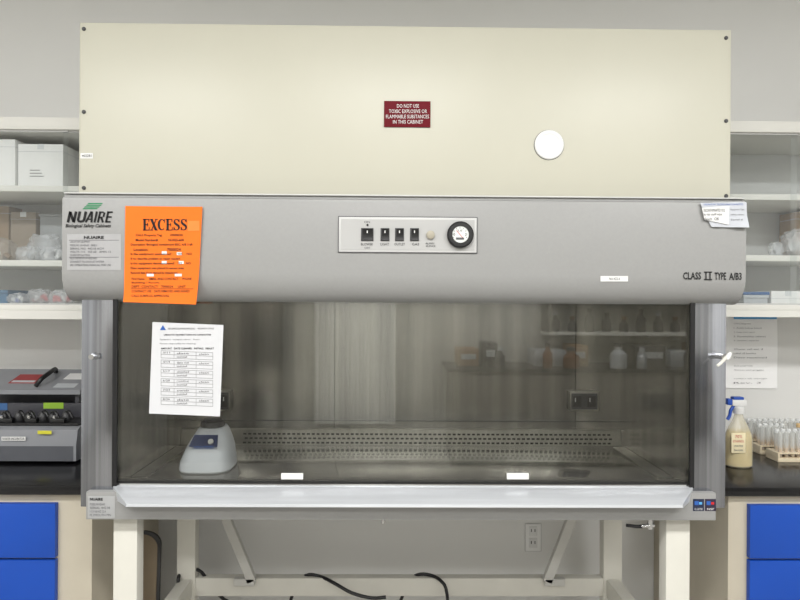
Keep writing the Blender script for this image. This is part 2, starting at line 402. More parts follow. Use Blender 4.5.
# turned-up angled flange along the side wall
wf.prismv([(xi1-.004,.16,zW-.012),(xi1-.05,.16,zW-.012),(xi1-.05,.56,zW-.012),(xi1-.004,.56,zW-.012)],(0,0,.004),steeld)
wf.prismv([(xi0+.004,.16,zW-.012),(xi0+.05,.16,zW-.012),(xi0+.05,.56,zW-.012),(xi0+.004,.56,zW-.012)],(0,0,.004),steeld)
wf.obj('work_surface',CH,'glossy stainless steel work tray with slotted front edge')
for a,b,cc,d in ((206,391,230,411),(570,392,599,411)):
    q=M().pbox(a,b,cc,d,yb-.03,yb,steeld,.003).pbox(a+1.5,b+1.5,cc-1.5,d-1.5,yb-.032,yb-.029,dgry,.001)
    w_=(cc-a)/2
    for k in range(2): 
        q.pbox(a+w_*k+3,b+4,a+w_*(k+1)-3,d-4,yb-.035,yb-.031,black,.001)
        q.pbox(a+w_*k+5,b+6,a+w_*k+6,b+10,yb-.0357,yb-.034,paperb)
    q.obj('electrical_outlet',CH,'dark duplex outlet with flap covers')
# sash
sash=M().box(xi0+.004,xi1-.004,.058,.062,zW,zFb+.05,sashg).obj('sash_glass',BSC,'clear glass sliding sash')
M().box(xi0+.004,xi1-.004,.053,.066,zW-.006,zW+.002,chrome,.001).obj('sash_rail',sash,'bright metal lower sash edge')
M().box(xi0+.004,xi1-.004,.053,.066,zW+.001,zW+.006,seam,.001).obj('sash_gasket',sash,'dark sash seal')
for a in (281,507): M().pbox(a,473.5,a+22,479.5,.052,.058,paperb,.001).obj('sash_tab',sash,'small white tab')
# base band & sill
bx0,bx1=X(86,.03,505),X(716,.03,505)
bb=M().box(bx0,bx1,.03,.78,zB,zS-.01,grey,.002).obj('lower_band',BSC,'grey steel base band')
o=M().quad(88,496,115,518,.029,mat('silver_label_dark',(166,167,168),.4),dy=0)
o.text('NUAIRE',90,497.8,103,500.6,.029,blk,bold=.04)
for i,t in enumerate(('MODEL NU-425-600','SERIAL 44218','115 V 60 HZ 12 A','PLYMOUTH MN')): o.text(t,90,503+i*3.6,105+(i*5)%9,505.4+i*3.6,.029,inkg)
o.obj('rating_plate',bb,'silver rating plate with fine print')
o=M().quad(693,499,704,511,.029,mat('navy_label',(30,38,66),.5)).quad(705,499,716,511,.029,mat('navy_label2',(44,36,58),.5))
for a in (694.5,706.5): o.quad(a,501,a+4,505,.029,bluei,dy=-.0006).quad(a+4.5,502,a+7.5,504.5,.029,redcap if a>700 else tapeb,dy=-.0006)
o.text('UL LISTED',694.5,508,702.5,510,.029,paperb).text('NSF',707,508,714,510,.029,paperb)
o.obj('certification_stickers',bb,'two small blue and red certification stickers')
a0,a1=X(114,.05,488),X(692,.05,488); b0,b1=X(126,-.02,507),X(683,-.02,507); zb=Z(506,-.02)
t=bmesh.new()
ps=[(a0,.055,zS+.002),(a1,.055,zS+.002),(a1-.002,.04,zS+.002),(a0+.002,.04,zS+.002),(b0,-.018,zb+.004),(b1,-.018,zb+.004),(b0,-.02,zb-.004),(b1,-.02,zb-.004),(a0,.05,zb-.004),(a1,.05,zb-.004)]
V=[t.verts.new(p) for p in ps]
for f in ((0,1,2,3),(3,2,5,4),(4,5,7,6),(6,7,9,8),(8,9,1,0),(0,3,4,6,8),(1,9,7,5,2)): t.faces.new([V[i] for i in f])
bmesh.ops.recalc_face_normals(t,faces=t.faces); q=M(); q.merge(t,sill); q.obj('arm_rest',BSC,'pale sloping aluminium arm rest along sash')
p=W(650,524,.06)
d_=M().cyl(p+Vector((0,0,.03)),p+Vector((0,0,-.014)),.008,chrome).cyl(p+Vector((.012,0,-.004)),p+Vector((-.03,-.004,-.005)),.006,chrome)
d_.tube([p+Vector((-.028,-.005,-.006)),p+Vector((-.05,-.008,-.004)),p+Vector((-.075,-.008,-.001))],.005,black).obj('drain_valve',bb,'small metal drain tap with black lever')
M().cyl(W(383,518,.1),W(383,523,.1),.006,chrome).obj('drain_nipple',bb)
# ---------------- stand ----------------
ST=root('equipment_stand',((hx0+hx1)/2,.38,0),'white painted steel stand with braced legs under the cabinet','stand')
lx=[(X(113,.08,560),X(137,.08,560)),(X(666,.08,560),X(690,.08,560))]
for (a,b) in lx:
    for y0 in (.08,.62):
        M().box(a,b,y0,y0+.05,.012,zB-.001,white,.004).box(a-.01,b+.01,y0-.01,y0+.06,0,.014,dgry,.003).obj('leg',ST)
zr=Z(579,.62); zr0=Z(597,.62)
M().box(lx[0][1]-.02,lx[1][0]+.02,.625,.665,zr0,zr,white,.004).obj('rear_crossbar',ST)
for (a,b) in lx: M().box(a+.012,b-.012,.13,.62,zr0,zr,white,.004).obj('side_rail',ST)
def brace(xa,xb,s_):
    o=M().bar((xa,.60,zB-.018),(xb,.60,Z(581,.61)),.034,.024,braceg)
    o.box(min(xb,xb-s_*.06)-.01,max(xb,xb-s_*.06)+.01,.60,.625,zr-.02,zr+.008,braceg,.002); o.obj('brace',ST,'pale grey metal diagonal brace')
brace(X(206,.61,520),X(252,.61,580),1); brace(X(590,.61,520),X(547,.61,580),-1)
# cables
def cab(name,pts,lab):
    M().tube(pts,.0065,black).obj(name,None,lab,'cable','loose black power cords')
cab('power_cord',[W(262,613,.72),W(225,600,.69),W(207,580,.652)+Vector((0,0,.004)),W(200,571,.64),W(190,568.5,.64),W(181,573,.64),W(178,585,.59),W(180,640,.58)],'black power cord looped over the stand crossbar')
cab('power_cord',[W(280,640,.74),W(294,590,.70),W(306,575.5,.65),W(320,576.5,.64),W(334,583,.6),W(352,593,.57),W(372,598,.56),W(386,597,.56)],'black power cord trailing over the stand crossbar')
cab('power_cord',[W(396,612,.72),W(408,584,.69),W(417,575,.65),W(430,575,.64),W(441,581,.6),W(447,594,.58),W(450,640,.57)],'black power cord hooked over the stand crossbar')
# wall outlet
wo=root('wall_outlet',tuple(W(533,537,YW-.004)),'white duplex wall outlet with cover plate','electrical outlet')
q=M().pbox(525,523.5,541.5,551.5,YW-.003,YW,greylt,.001).pbox(525.5,524,541,551,YW-.006,YW-.002,cardw,.002)
q.obj('cover_plate',wo)
for b in (526.5,538.5):
    q=M().pbox(529,b,537.5,b+9.5,YW-.009,YW-.005,paperb,.002).pbox(531,b+2.5,531.8,b+5.5,YW-.0096,YW-.008,dgry).pbox(534.6,b+2.5,535.4,b+5.5,YW-.0096,YW-.008,dgry)
    q.obj('socket',wo)
# narrow round-topped tray standing between base cabinet and stand
tc_=-.956; tzt=.63
def arch(w,zb_,zt_,yo_):
    P=[(tc_-w,zb_)]+[(tc_+w*math.cos(math.radians(a)),zt_-.05+.05*math.sin(math.radians(a))) for a in range(180,-1,-12)]+[(tc_+w,zb_)]
    return [(x,.54+yo_+.04*z/tzt,z) for x,z in P]
tr=M().prismv(arch(.066,.002,tzt,0),(0,.012,0),dgry)
tr.prismv(arch(.055,.02,tzt-.012,-.002),(0,.004,0),mat('tray_face',(132,118,98),.5))
tr.obj('leaning_tray',None,'round-topped brown tray with dark rim standing beside base cabinet','tray')
# ---------------- base cabinets and worktops ----------------
zc1=.91; yf=.27
xl=X(92,yf,550); xr=X(728,yf,550)
def basecab(x0,x1,left):
    r=root('base_cabinet',((x0+x1)/2,.55,0),'beige steel base cabinet with bright blue drawer fronts','cabinet','blue-fronted base cabinets')
    M().box(x0,x1,yf,YW-.006,.1,zc1-.031,beige,.002).box(x0,x1,yf+.06,YW-.006,0,.1,dgry).obj('body',r)
    if left: d0,d1=x0+.03,X(55,yf-.02,540)
    else: d0,d1=X(750,yf-.02,540),x1-.03
    zz=[Z(504,yf-.02,60),Z(559,yf-.02,60)]
    for (za,zb_) in ((zz[1]+.003,zz[0]),(zz[1]-.2,zz[1]-.005),(zz[1]-.42,zz[1]-.208)):
        d=M().box(d0,d1,yf-.02,yf,max(za,.11),zb_,blue,.002).obj('drawer',r,'blue laminate drawer front')
        xm=(d0+d1)/2
        M().tube([(xm-.06,yf-.021,zb_-.05),(xm-.055,yf-.045,zb_-.05),(xm,yf-.048,zb_-.05),(xm+.055,yf-.045,zb_-.05),(xm+.06,yf-.021,zb_-.05)],.005,chrome).obj('handle',d,'chrome bar handle')
basecab(-1.95,xl,True); basecab(xr,1.95,False)
M().box(-1.97,X(108,.24,493),.24,YW-.003,zc1-.03,zc1,counter,.004).obj('worktop',None,'black epoxy resin laboratory worktop','worktop','black worktops')
M().box(X(724,.24,493),1.97,.24,YW-.003,zc1-.03,zc1,counter,.004).obj('worktop',None,'black epoxy resin laboratory worktop','worktop','black worktops')
# ---------------- wall shelves ----------------
ys=.50
SH={}
def shelfunit(x0,x1,cx,rows,key,seamx):
    r=root('wall_shelf_unit',((x0+x1)/2,.7,Z(rows[-1][1],ys,cx)),'white wall-mounted laboratory shelf unit with glass sliding doors','shelf unit','white wall shelf units')
    zt=Z(rows[0][0],ys,cx); zb_=Z(rows[-1][1],ys,cx)
    b=M().box(x0,x1,YW-.012,YW-.001,zb_,zt,shelfb)
    b.box(x0,x0+.02,ys+.01,YW-.012,zb_,zt,shelfm).box(x1-.02,x1,ys+.01,YW-.012,zb_,zt,shelfm)
    b.obj('carcass',r,'pale grey back and side panels')
    M().box(x0,x1,ys-.01,YW-.001,Z(rows[0][1],ys,cx),zt,shelfm,.002).obj('top_board',r)
    tops=[]
    for k,(a,c_) in enumerate(rows[1:]):
        last=k==len(rows)-2
        ins=0 if last else .021
        if last: M().box(x0,x1,ys-.005,YW-.001,Z(rows[-1][0],ys,cx)-.02,Z(rows[-1][0],ys,cx),shelfm,.002).box(x0,x1,ys-.005,ys+.015,zb_,Z(rows[-1][0],ys,cx)-.02,shelfm).obj('bottom_board',r)
        else: M().box(x0+ins,x1-ins,ys+.012,YW-.013,Z(c_,ys,cx),Z(a,ys,cx),shelfm,.002).obj('shelf',r)
        tops.append(Z(a,ys,cx))
    z0=tops[-1]; z1=Z(rows[0][1],ys,cx); xm=X(seamx,ys)
    for a,b,yy in ((x0+.01,xm+.01,ys+.001),(xm-.01,x1-.01,ys+.006)):
        d=M().box(a,b,yy,yy+.003,z0,z1,doorg).obj('glass_door',r,'clear glass sliding door')
        M().box(a,b,yy-.0005,yy+.0035,z1-.006,z1-.0002,greylt).box(a,b,yy-.0005,yy+.0035,z0+.0002,z0+.006,greylt).obj('door_edge_trim',d,'pale edge trim')
    SH[key]=tops
shelfunit(-2.1,X(90,ys,200),40,[(118,130),(185,191),(260,266),(305,319)],'L',64)
shelfunit(X(722,ys,200),2.1,770,[(122,133),(193.5,199.5),(255,261),(305,317)],'R',794)
def carton(px0,px1,top,z0,y0,y1,lab,m=cardw,lb_=False):
    x0,x1=X(px0,y0,170),X(px1,y0,170); z1=Z(top,y0,(px0+px1)/2)
    q=M().box(x0,x1,y0,y1,z0,z1,m,.002)
    q.box(x0-.001,x1+.001,y0-.001,y1+.001,max(z1-.03,z0+.01),max(z1-.029,z0+.011),mixer)
    q.box((x0+x1)/2-.012,(x0+x1)/2+.012,y0-.0012,y0,z1-.02,z1,tape)
    if lb_:
        for k in range(3): q.quad(px0+12,top+26+k*3,px0+22+k*2,top+26.6+k*3,y0,inkg,dy=-.0016)
    q.obj('cardboard_box',None,lab,'box')
zA,zB_,zC=SH['L']
carton(-22,15,139,zA,.55,.80,'plain white cardboard carton on the wall shelf')
carton(18,63,144,zA,.56,.80,'white cardboard carton with faint printing on the wall shelf',lb_=True)
def bin_(px0,px1,top,z0,y0,y1,m,lab,cat='storage bin',lid=None):
    x0,x1=X(px0,y0,230),X(px1,y0,230); z1=Z(top,y0,(px0+px1)/2); t=.006
    q=M(); q.box(x0,x1,y0,y0+t,z0,z1,m,.001).box(x0,x1,y1-t,y1,z0,z1,m,.001).box(x0,x0+t,y0+t,y1-t,z0,z1,m).box(x1-t,x1,y0+t,y1-t,z0,z1,m).box(x0+t,x1-t,y0+t,y1-t,z0,z0+t,m)
    q.box(x0-.004,x1+.004,y0-.005,y0,z1-.012,z1,m,.002)
    if not lid: q.obj('storage_bin',None,lab,cat); return
    r=root('storage_bin',((x0+x1)/2,(y0+y1)/2,z0),lab,cat); q.obj('bin_body',r)
    M().box(x0-.005,x1+.005,y0-.007,y1+.004,z1+.0005,z1+.012,lid,.003).obj('lid',r)
def bag(px0,px1,top,z0,y0,dep,m,lab,sd,items,amp=.2):
    x0,x1=X(px0,y0,240),X(px1,y0,240); h=Z(top,y0,(px0+px1)/2)-z0; w=x1-x0
    r=root('plastic_bag',((x0+x1)/2,y0,z0),lab,'bag','bagged supplies')
    M().blob(((x0+x1)/2,y0,z0),w/2,dep,h/1.8,m,amp,4,sd).obj('bag_film',r,'crinkled clear plastic film')
    n=len(items); rnd=random.Random(sd)
    for i,c_ in enumerate(items):
        xx=x0+w*(.12+.76*(i+.5)/n); rr=min(w*.45/n,h*.3,.018)
        a=Vector((rnd.uniform(-1,1),rnd.uniform(-.3,.3),rnd.uniform(.1,.8))).normalized()
        c0=Vector((xx,y0+rnd.uniform(-.01,.015),z0+rr+.006+rnd.uniform(0,h*.25)))-a*rr
        M().lathe(c0,[(rr*.7,0),(rr*.8,.003),(rr*.8,rr*1.9),(rr*.5,rr*2.3)],c_,12,a).obj('supply_item',r)
carton(-22,9,206,zB_,.73,.82,'brown cardboard carton at the back of the shelf',m=mat('dull_brown_card',(148,128,106),.8))
carton(11,36,212,zB_,.73,.82,'grey-brown packaged supply carton at the back of the shelf',m=mat('grey_brown_card',(150,138,124),.8))
bin_(40,70,214,zB_,.74,.82,mat('grey_bin_plastic',(160,163,165),.5),'light grey plastic storage bin on the shelf')
bag(-16,14,238,zB_,.585,.045,bagt,'smoky bag of brown plastic parts on the shelf',1,(dgry,cardk,clear,dgry,cardk))
bag(18,40,246,zB_,.57,.035,bagm,'crinkled clear bag of white bottles on the shelf',5,(clear,inkg,mixer,paperb))
bag(30,62,234,zB_,.67,.04,bagm,'tall crinkled clear bag of white supplies on the shelf',9,(clear,paperb,inkg,mixer,paperb,clear))
bag(43,63,246,zB_,.57,.03,bagm,'small crinkled clear bag of supplies on the shelf',12,(paperb,inkg,clear))
bin_(-20,8,290,zC,.56,.70,mat('blue_grey_plastic',(80,115,145),.45),'blue-grey open plastic tray on the bottom shelf','tray')
bag(10,27,293,zC,.57,.03,bagm,'flat clear bag of tubing on the bottom shelf',21,(mixer,bluec,clear))
bag(29,50,289,zC,.62,.03,bagm,'clear bag of red and white capped tubes on the bottom shelf',24,(redcap,paperb,redcap,redcap))
bag(51,74,290,zC,.57,.03,bagm,'small clear bag of red plastic caps on the bottom shelf',29,(redcap,redcap,paperb,redcap))
zA,zB_,zC=SH['R']
carton(795,830,212,zB_,.72,.82,'brown cardboard carton on the shelf',m=cardk)
bag(783,812,230,zB_,.60,.045,bagm,'crinkled clear bag of white supplies on the shelf',33,(paperb,clear,paperb,clear))
bag(770,782,242,zB_,.56,.02,bagm,'little clear bag of supplies on the shelf',37,(clear,mixer))
bin_(744,768,295,zC,.56,.70,mixer,'pale plastic box with blue lid on the bottom shelf',lid=blueg)
carton(772,806,291,zC,.57,.70,'low white packaged supply carton on the bottom shelf')
# ---------------- papers ----------------
def cO(px,py): 
    return -.001-.006*max(0,(py-285)/20)**2-.012*max(0,((px-185)/15))**2*max(0,(py-270)/34)-.004*max(0,(px-185)/17)**2
o=M().sheet([(125.5,206),(203,207),(198,304.5),(124,302)],-.002,orange,cO,14)
yo=-.002
T=lambda t,a,b,c_,d,**k: o.text(t,a,b,c_,d,yo,blk,cO,dy=-.0012,**k)
ht,hb=219,230.5
def S2(pts,ws): o.stroke(pts,ws,yo,blk,cO,-.0012)
def seg(x0,z0,x1,z1,w): S2([(x0,z0),(x1,z1)],[w,w])
def gE(x):
    seg(x+1.9,ht,x+1.9,hb,2.3); seg(x,ht+.4,x+6.4,ht+.4,.9); seg(x,hb-.4,x+6.6,hb-.4,.9); seg(x+2,(ht+hb)/2,x+5.2,(ht+hb)/2,.9)
    seg(x+6.2,ht,x+6.2,ht+3,.8); seg(x+6.5,hb-3.2,x+6.5,hb,.8); seg(x+5,(ht+hb)/2-1.7,x+5,(ht+hb)/2+1.7,.8)
def gX(x):
    seg(x+1.4,ht+.3,x+6,hb-.3,2.4); seg(x+6.2,ht+.3,x+1.5,hb-.3,.9)
    for a in (x,x+4.7): seg(a,ht+.4,a+3.1,ht+.4,.8); seg(a,hb-.4,a+3.1,hb-.4,.8)
def gC(x):
    P=[];Q=[]
    for k in range(13):
        a=math.radians(45+k*270/12); P.append((x+3.9+3.1*math.cos(a),(ht+hb)/2-5.2*math.sin(a))); Q.append(.9+1.5*max(0,-math.cos(a)))
    S2(P,Q); seg(x+6.5,ht+.2,x+6.5,ht+3.8,.9)
def gS(x):
    P=[(5.4,2.6),(4.4,.7),(3,.4),(1.4,1.2),(1.0,3),(2,4.7),(3.6,5.8),(5.2,7),(5.7,8.7),(4.9,10.4),(3.1,11.1),(1.6,10.6),(.8,8.8)]
    S2([(x+a,ht+b) for a,b in P],[.9,.9,.9,1.3,2,2.3,2.4,2.3,2,1.3,.9,.9,.9]); seg(x+5.7,ht+.1,x+5.7,ht+3.5,.8); seg(x+.6,hb-3.6,x+.6,hb,.8)
gE(143);gX(150.3);gC(158.2);gE(166);gS(173.6);gS(180.8)
for i,(t,a,c_) in enumerate((('CALS Property Tag:        10000020',136,183),('Model Number#:           NU425-600',136,184),('Description: Biological containment BSC, A/B 3 6ft',131,193),('Location:                 7000024',134,181),('Is the equipment operational?      YES    NO',131,192),('If no: describe problem or repair needed',131,180),('Is the equipment decontaminated?   YES    NO',131,191),('Date equipment was placed in excess area',131,184),('Removal date if not claimed by department',131,178))):
    T(t,a,234+i*4.7,c_,236.9+i*4.7,bold=.014)
for a,b in ((162,251.3),(177,252.2),(162,261),(179,261)): o.quad(a,b,a+5,b+3,yo,paperb,cO,2,-.001)
for b,t,c_ in ((277.6,'First Name:     EMAIL AND CONTACT     PHONE',192),(281.6,'Building / Room:',160),(285.4,'DEPT. CONTACT   7000024     UNIT',186),(290,'CONTRACT USE:   DATE REMOVED AND SIGNED',190),(294.6,'CALS SURPLUS APPROVAL',170)):
    T(t,132,b,c_,b+2.4,bold=.008)
o.quad(147,273.8,154,276.4,yo,paperb,cO,2,-.0009).quad(175,273.8,182,276.4,yo,paperb,cO,2,-.0009)
o.quad(131,288.6,194,289,yo,blk,cO,4,-.001)
o.quad(188,221,200,231,yo,mat('peach_sticker',(244,132,50),.6),cO,2,-.0009)
o.obj('excess_notice',None,'bright orange paper notice taped on the cabinet fascia','paper notice')
# log sheet on glass
o=M().sheet([(152.5,322),(223.5,325),(220,416.5),(149,413.5)],.054,paper,None,2)
def S(a,b): return b+(a-150)*.04
def T(t,a,b,c_,d,m=blk,**k): o.text(t,a,S((a+c_)/2,b),c_,S((a+c_)/2,d),.054,m,None,dy=-.001,**k)
o.sheet([(163,325),(160,330),(166,330),(163,325)],.054,bluei,None,1,-.0008)
T('UNIT SURFACE DECONTAMINATION RECORD',168,326.5,195,328.2);T('BIOSAFETY OFFICE',198,325.5,214,327)
T('LABORATORY EQUIPMENT CHECK AND CLEANING FORM',164,332.5,211,334.3,bold=.02)
T('Equipment:  biological cabinet    Room:',160,337.5,200,339.2,inkg);T('Person responsible for cleaning:',160,341.8,196,343.4,inkg)
T('AMOUNT   DATE CLEANED   INITIALS   RESULT',161,346,214,347.8,bold=.02)
gl=mat('table_rule',(130,130,134),.7,noise=0)
def line(a,b,c_,d): o.sheet([(a,S(a,b)),(c_,S(c_,b)),(c_,S(c_,d)),(a,S(a,d))],.054,gl,None,1,-.0007)
for k in range(6):
    zt_=350+k*9.3
    for dz in (0,3.6,7.2): line(161,zt_+dz,213,zt_+dz+.35)
    for a in (161,174,196,212.7): line(a,zt_,a+.3,zt_+7.5)
    T(('date','date out','checked','reading','swab','date')[k],177,zt_+1,189,zt_+2.8,inkg);T('%d/%02d'%(k+3,11+k*3),163,zt_+1,170,zt_+2.8,inkg);T('clean',199,zt_+1,209,zt_+2.8,inkg);T('initial',177,zt_+4.7,187,zt_+6.4,inkg)
o.obj('cleaning_log_sheet',None,'white printed form taped to the glass sash','paper sheet')
# taped note on fascia corner
cN=lambda px,py:-.002-.010*max(0,(px-722)/24)*max(0,(py-215)/14)-.003*math.sin(px*.3)*.6-.002
note2=mat('note_paper_grey',(196,199,206),.8)
o=M().sheet([(699,203),(746,202),(747,228),(711,227)],-.002,note2,cN,10)
o.sheet([(701,208),(729,206),(728,225),(704,220)],-.005,paperb,cN,6)
for i,t in enumerate(('DECONTAMINATED 10/12','by lab staff wipe','bleach  OK')): o.text(t,703,209+i*4.3,724-i*3,212+i*4.3,-.005,inkg,cN,dy=-.001)
for i,t in enumerate(('LABORATORY DECONTAMINATION NOTICE','Equipment Type','safety cabinet','Serial #')): o.text(t,(703,730,730,730)[i],(203.8,209,214,219)[i],(742,743,743,741)[i],(205.5,211,216,221)[i],-.002,bluei if i==0 else inkg,cN,dy=-.0012)
o.obj('taped_note',None,'crumpled white handwritten note taped to the fascia corner','paper note')
# wall paper right
yp=YW-.004
o=M().sheet([(724.5,316),(777,316),(777,388.5),(724.5,388)],yp,mat('bright_white_paper',(255,255,255),.8,noise=0),lambda px,py:-.004*abs(math.sin((py-316)*.05)),6)
o.quad(733,312.5,754,319,yp,tapeb,None,1,-.006).quad(754,313,776,319,yp,tapeb,None,1,-.006)
lines=['Chemical storage notes','1. Acids below bench','2. Keep bases apart','3. Flammables cabinet','4. Oxidizers separate','','Waste: call ext. 4','Label all bottles','Date received','','Check eyewash weekly','Gloves and goggles','','contact lab manager','Rev. 3']
pin=mat('pale_ink',(140,140,144),.7,noise=0)
for i,t in enumerate(lines):
    if t: o.text(t,733,323+i*4.2,750+(i*11)%18,324.6+i*4.2,yp,pin,None,dy=-.0062)
o.obj('wall_notice',None,'white printed sheet taped on the wall with blue tape','paper notice')
# ---------------- spray bottle ----------------
x=X(738.5,.5,440); y=.5; z=zc1
SB=root('spray_bottle',(x,y,z),'translucent plastic spray bottle of amber liquid with blue-white trigger','spray bottle')
M().lathe((x,y,z),[(.044,0),(.050,.006),(.050,.098),(.048,.122),(.036,.15),(.020,.18),(.016,.196),(.016,.21)],bottlem,28,sq=.72).obj('bottle_body',SB,'translucent plastic bottle shell')
M().lathe((x,y,z),[(.042,.003),(.0475,.008),(.0475,.098),(.0455,.121),(.040,.136)],liquid,28,sq=.70).obj('liquid',SB,'pale amber liquid')
yq=y-.0375
o=M().pbox(731.5,433,745.5,453,yq,yq+.002,mat('cream_label',(238,226,190),.6),.0005)
o.text('70%',735,435,742,438,yq,redi).text('ETHANOL',733,440,744,442.4,yq,redi).text('WATER',734,445,743,447,yq,inkg).text('flammable',734,449,743,451,yq,inkg);o.obj('bottle_label',SB,'cream label with red lettering')
o=M().lathe((x,y,z),[(.019,.200),(.020,.205),(.020,.223),(.015,.228)],paperb,20).box(x-.030,x+.026,y-.012,y+.012,z+.228,z+.254,paperb,.007)
o.obj('spray_head',SB,'white spray head')
M().box(x-.048,x-.029,y-.012,y+.012,z+.232,z+.256,bluec,.005).box(x-.026,x+.014,y-.0125,y+.0125,z+.252,z+.263,bluec,.004).obj('nozzle',SB,'blue nozzle')
M().tube([(x-.018,y,z+.230),(x-.03,y,z+.212),(x-.034,y,z+.192),(x-.043,y,z+.176)],.006,bluec).obj('trigger',SB,'blue trigger lever')
# ---------------- test tube racks ----------------
def rack(x0,x1,y0,y1,h,m,lab):
    r=root('test_tube_rack',((x0+x1)/2,(y0+y1)/2,zc1),lab,'test tube rack','test tube racks')
    M().box(x0,x1,y0,y1,zc1,zc1+.016,m,.003).obj('rack_base',r)
    M().box(x0,x1,y0,y1,zc1+h-.005,zc1+h,m,.002).obj('rack_shelf',r)
    for xx in (x0,x1-.006): M().box(xx,xx+.006,y0,y1,zc1+.014,zc1+h-.004,m,.001).obj('rack_side',r)
palr=mat('pale_rack_plastic',(228,214,186),.4,noise=.03)
glassy=mat('frosted_tube_glass',(238,240,238),.15,noise=.02,alpha=.42,spec=.9)
def tubeobj(x,y,kind):
    r=root('test_tube',(x,y,zc1+.016),'small glass test tube with %s standing in rack'%{'a':'amber contents','c':'white cap','t':'tan cap'}[kind],'test tube','test tubes in the racks')
    M().lathe((x,y,zc1+.0165),[(.004,0),(.0082,.004),(.0082,.098)],glassy,12).obj('tube_body',r)
    M().lathe((x,y,zc1+.017),[(.003,0),(.0068,.004),(.0068,.034)],amber3,10).obj('contents',r)
    if kind!='a': M().lathe((x,y,zc1+.0165),[(.0092,.086),(.0092,.100),(.008,.102)],tan if kind=='t' else clear,12).obj('cap',r)
    return r
A=X(771,.60,440); B=X(756,.70,430)
rack(A,A+.24,.555,.635,.036,palr,'pale plastic rack with glass tubes of amber liquid')
rack(B,B+.15,.67,.735,.036,palr,'pale plastic rack filled with clear test tubes')
rack(B+.165,B+.34,.67,.735,.036,tan,'tan plastic rack with capped test tubes behind')
rack(B+.01,B+.27,.765,.835,.036,palr,'long pale plastic rack of clear tubes near the wall')
def rowt(x,y,kind,n,st_=.024):
    p=tubeobj(x,y,kind)
    for i in range(1,n): copy_tree(p,(i*st_,0,0))
rowt(A+.02,.575,'a',9); rowt(A+.03,.612,'c',9)
rowt(B+.018,.686,'a',5); rowt(B+.024,.718,'c',5)
rowt(B+.183,.686,'a',6); rowt(B+.189,.718,'t',6)
rowt(B+.03,.782,'a',10); rowt(B+.036,.815,'c',10)
# ---------------- instrument on left worktop ----------------
y0=.50; x0,x1=X(-70,y0,450),X(76,y0,450); gm=mat('instrument_grey',(136,138,143),.4,noise=.02); dm=mat('instrument_dark',(66,66,72),.4)
I=root('bench_instrument',((x0+x1)/2,.65,zc1),'grey bench-top laboratory instrument with black fittings and raised lid','lab instrument')
o=M().prism([(y0,zc1+.012),(y0,zc1+.07),(y0+.012,zc1+.125),(y0+.03,zc1+.135),(.82,zc1+.135),(.82,zc1+.012)],x0,x1,gm)
o.box(x0+.01,x1-.01,y0-.001,y0+.01,zc1+.012,zc1+.068,mat('instrument_panel',(88,90,96),.4))
o.quad(2,436.5,26,440.5,y0,paperb,dy=-.003).text('SHAKER INCUBATOR',3,437.3,25,439.8,y0,blk,dy=-.0038)
o.quad(38,430.5,52,434,y0,yellow,dy=-.003)
o.obj('housing',I)
for xx in (x0+.04,x1-.04):
    for yy in (.54,.78): M().lathe((xx,yy,zc1),[(.014,0),(.016,.004),(.014,.0135)],black,14).obj('foot',I)
M().box(x0+.015,x1-.012,y0+.035,.66,zc1+.134,zc1+.145,black,.002).obj('platform',I,'black platform')
for k,px in enumerate((2,14,26,38,50,62)):
    c=Vector((X(px+2,.58,415),.585+.012*(k%2),zc1+.144))
    q=M().lathe(c,[(.017,0),(.019,.006),(.017,.02),(.012,.03),(.006,.036)],dgry if k%2 else black,16)
    q.tube([c+Vector((0,0,.03)),c+Vector((.015,-.01,.036)),c+Vector((.03,-.012,.012))],.006,black)
    q.obj('clamp',I,'black clamp fitting')
for px,sx in ((8,.03),(34,.022),(60,.028)):
    c=Vector((X(px,.56,418),.548,zc1+.145)); M().box(c.x-sx,c.x+sx,c.y-.012,c.y+.012,c.z,c.z+.018,black,.005).cyl(c+Vector((-sx*.5,0,.018)),c+Vector((-sx*.5,0,.028)),.007,chrome).obj('clamp_knob',I,'black knob with metal stud')
o=M().quad(44,402.5,64,408.5,.66,lime,dy=-.004).quad(0,403,8,410,.66,blueg,dy=-.004).box(x0+.02,x1-.02,.6575,.68,zc1+.13,zc1+.2,dm,.002); o.obj('rear_panel',I,'dark upright panel with lime label')
L0,L1=x0+.005,X(80,.64,385)
lp=[(.64,1.148),(.64,1.165),(.835,1.225),(.838,1.21)]
o=M().prism(lp,L0,L1,gm)
def on_lid(xa,xb,ta,tb,m,e=.001):
    def P(t): return (.64+.195*t, 1.165+.06*t+e)
    a=P(ta);b=P(tb); o.prism([(a[0],a[1]),(b[0],b[1]),(b[0],b[1]-.0012),(a[0],a[1]-.0012)],xa,xb,m)
on_lid(X(8,.7,385),X(35,.7,385),.3,.72,redlab); on_lid(X(10,.7,385),X(33,.7,385),.34,.42,mixer,.0018); on_lid(X(58,.7,380),X(79,.7,380),.5,.78,paperb)
on_lid(X(58,.7,380),X(79,.7,380),.12,.3,mixer)
o.box(L0,L1,.80,.835,zc1+.13,1.205,dm)
o=o.obj('lid',I,'grey sloping lid with red and white labels')
hp=[Vector((X(38,.68,390),.665,1.178)),Vector((X(43,.68,380),.67,1.205)),Vector((X(50,.72,375),.72,1.225)),Vector((X(55,.78,373),.78,1.232)),Vector((X(56,.80,376),.80,1.216))]
M().tube(hp,.009,black).obj('handle',o,'black carrying handle')
M().box(L0+.01,L0+.05,.66,.70,zc1+.144,1.165,dm).obj('lid_support',I)
M().box(L1-.03,L1-.015,.66,.70,zc1+.144,1.165,dm).obj('lid_support',I)
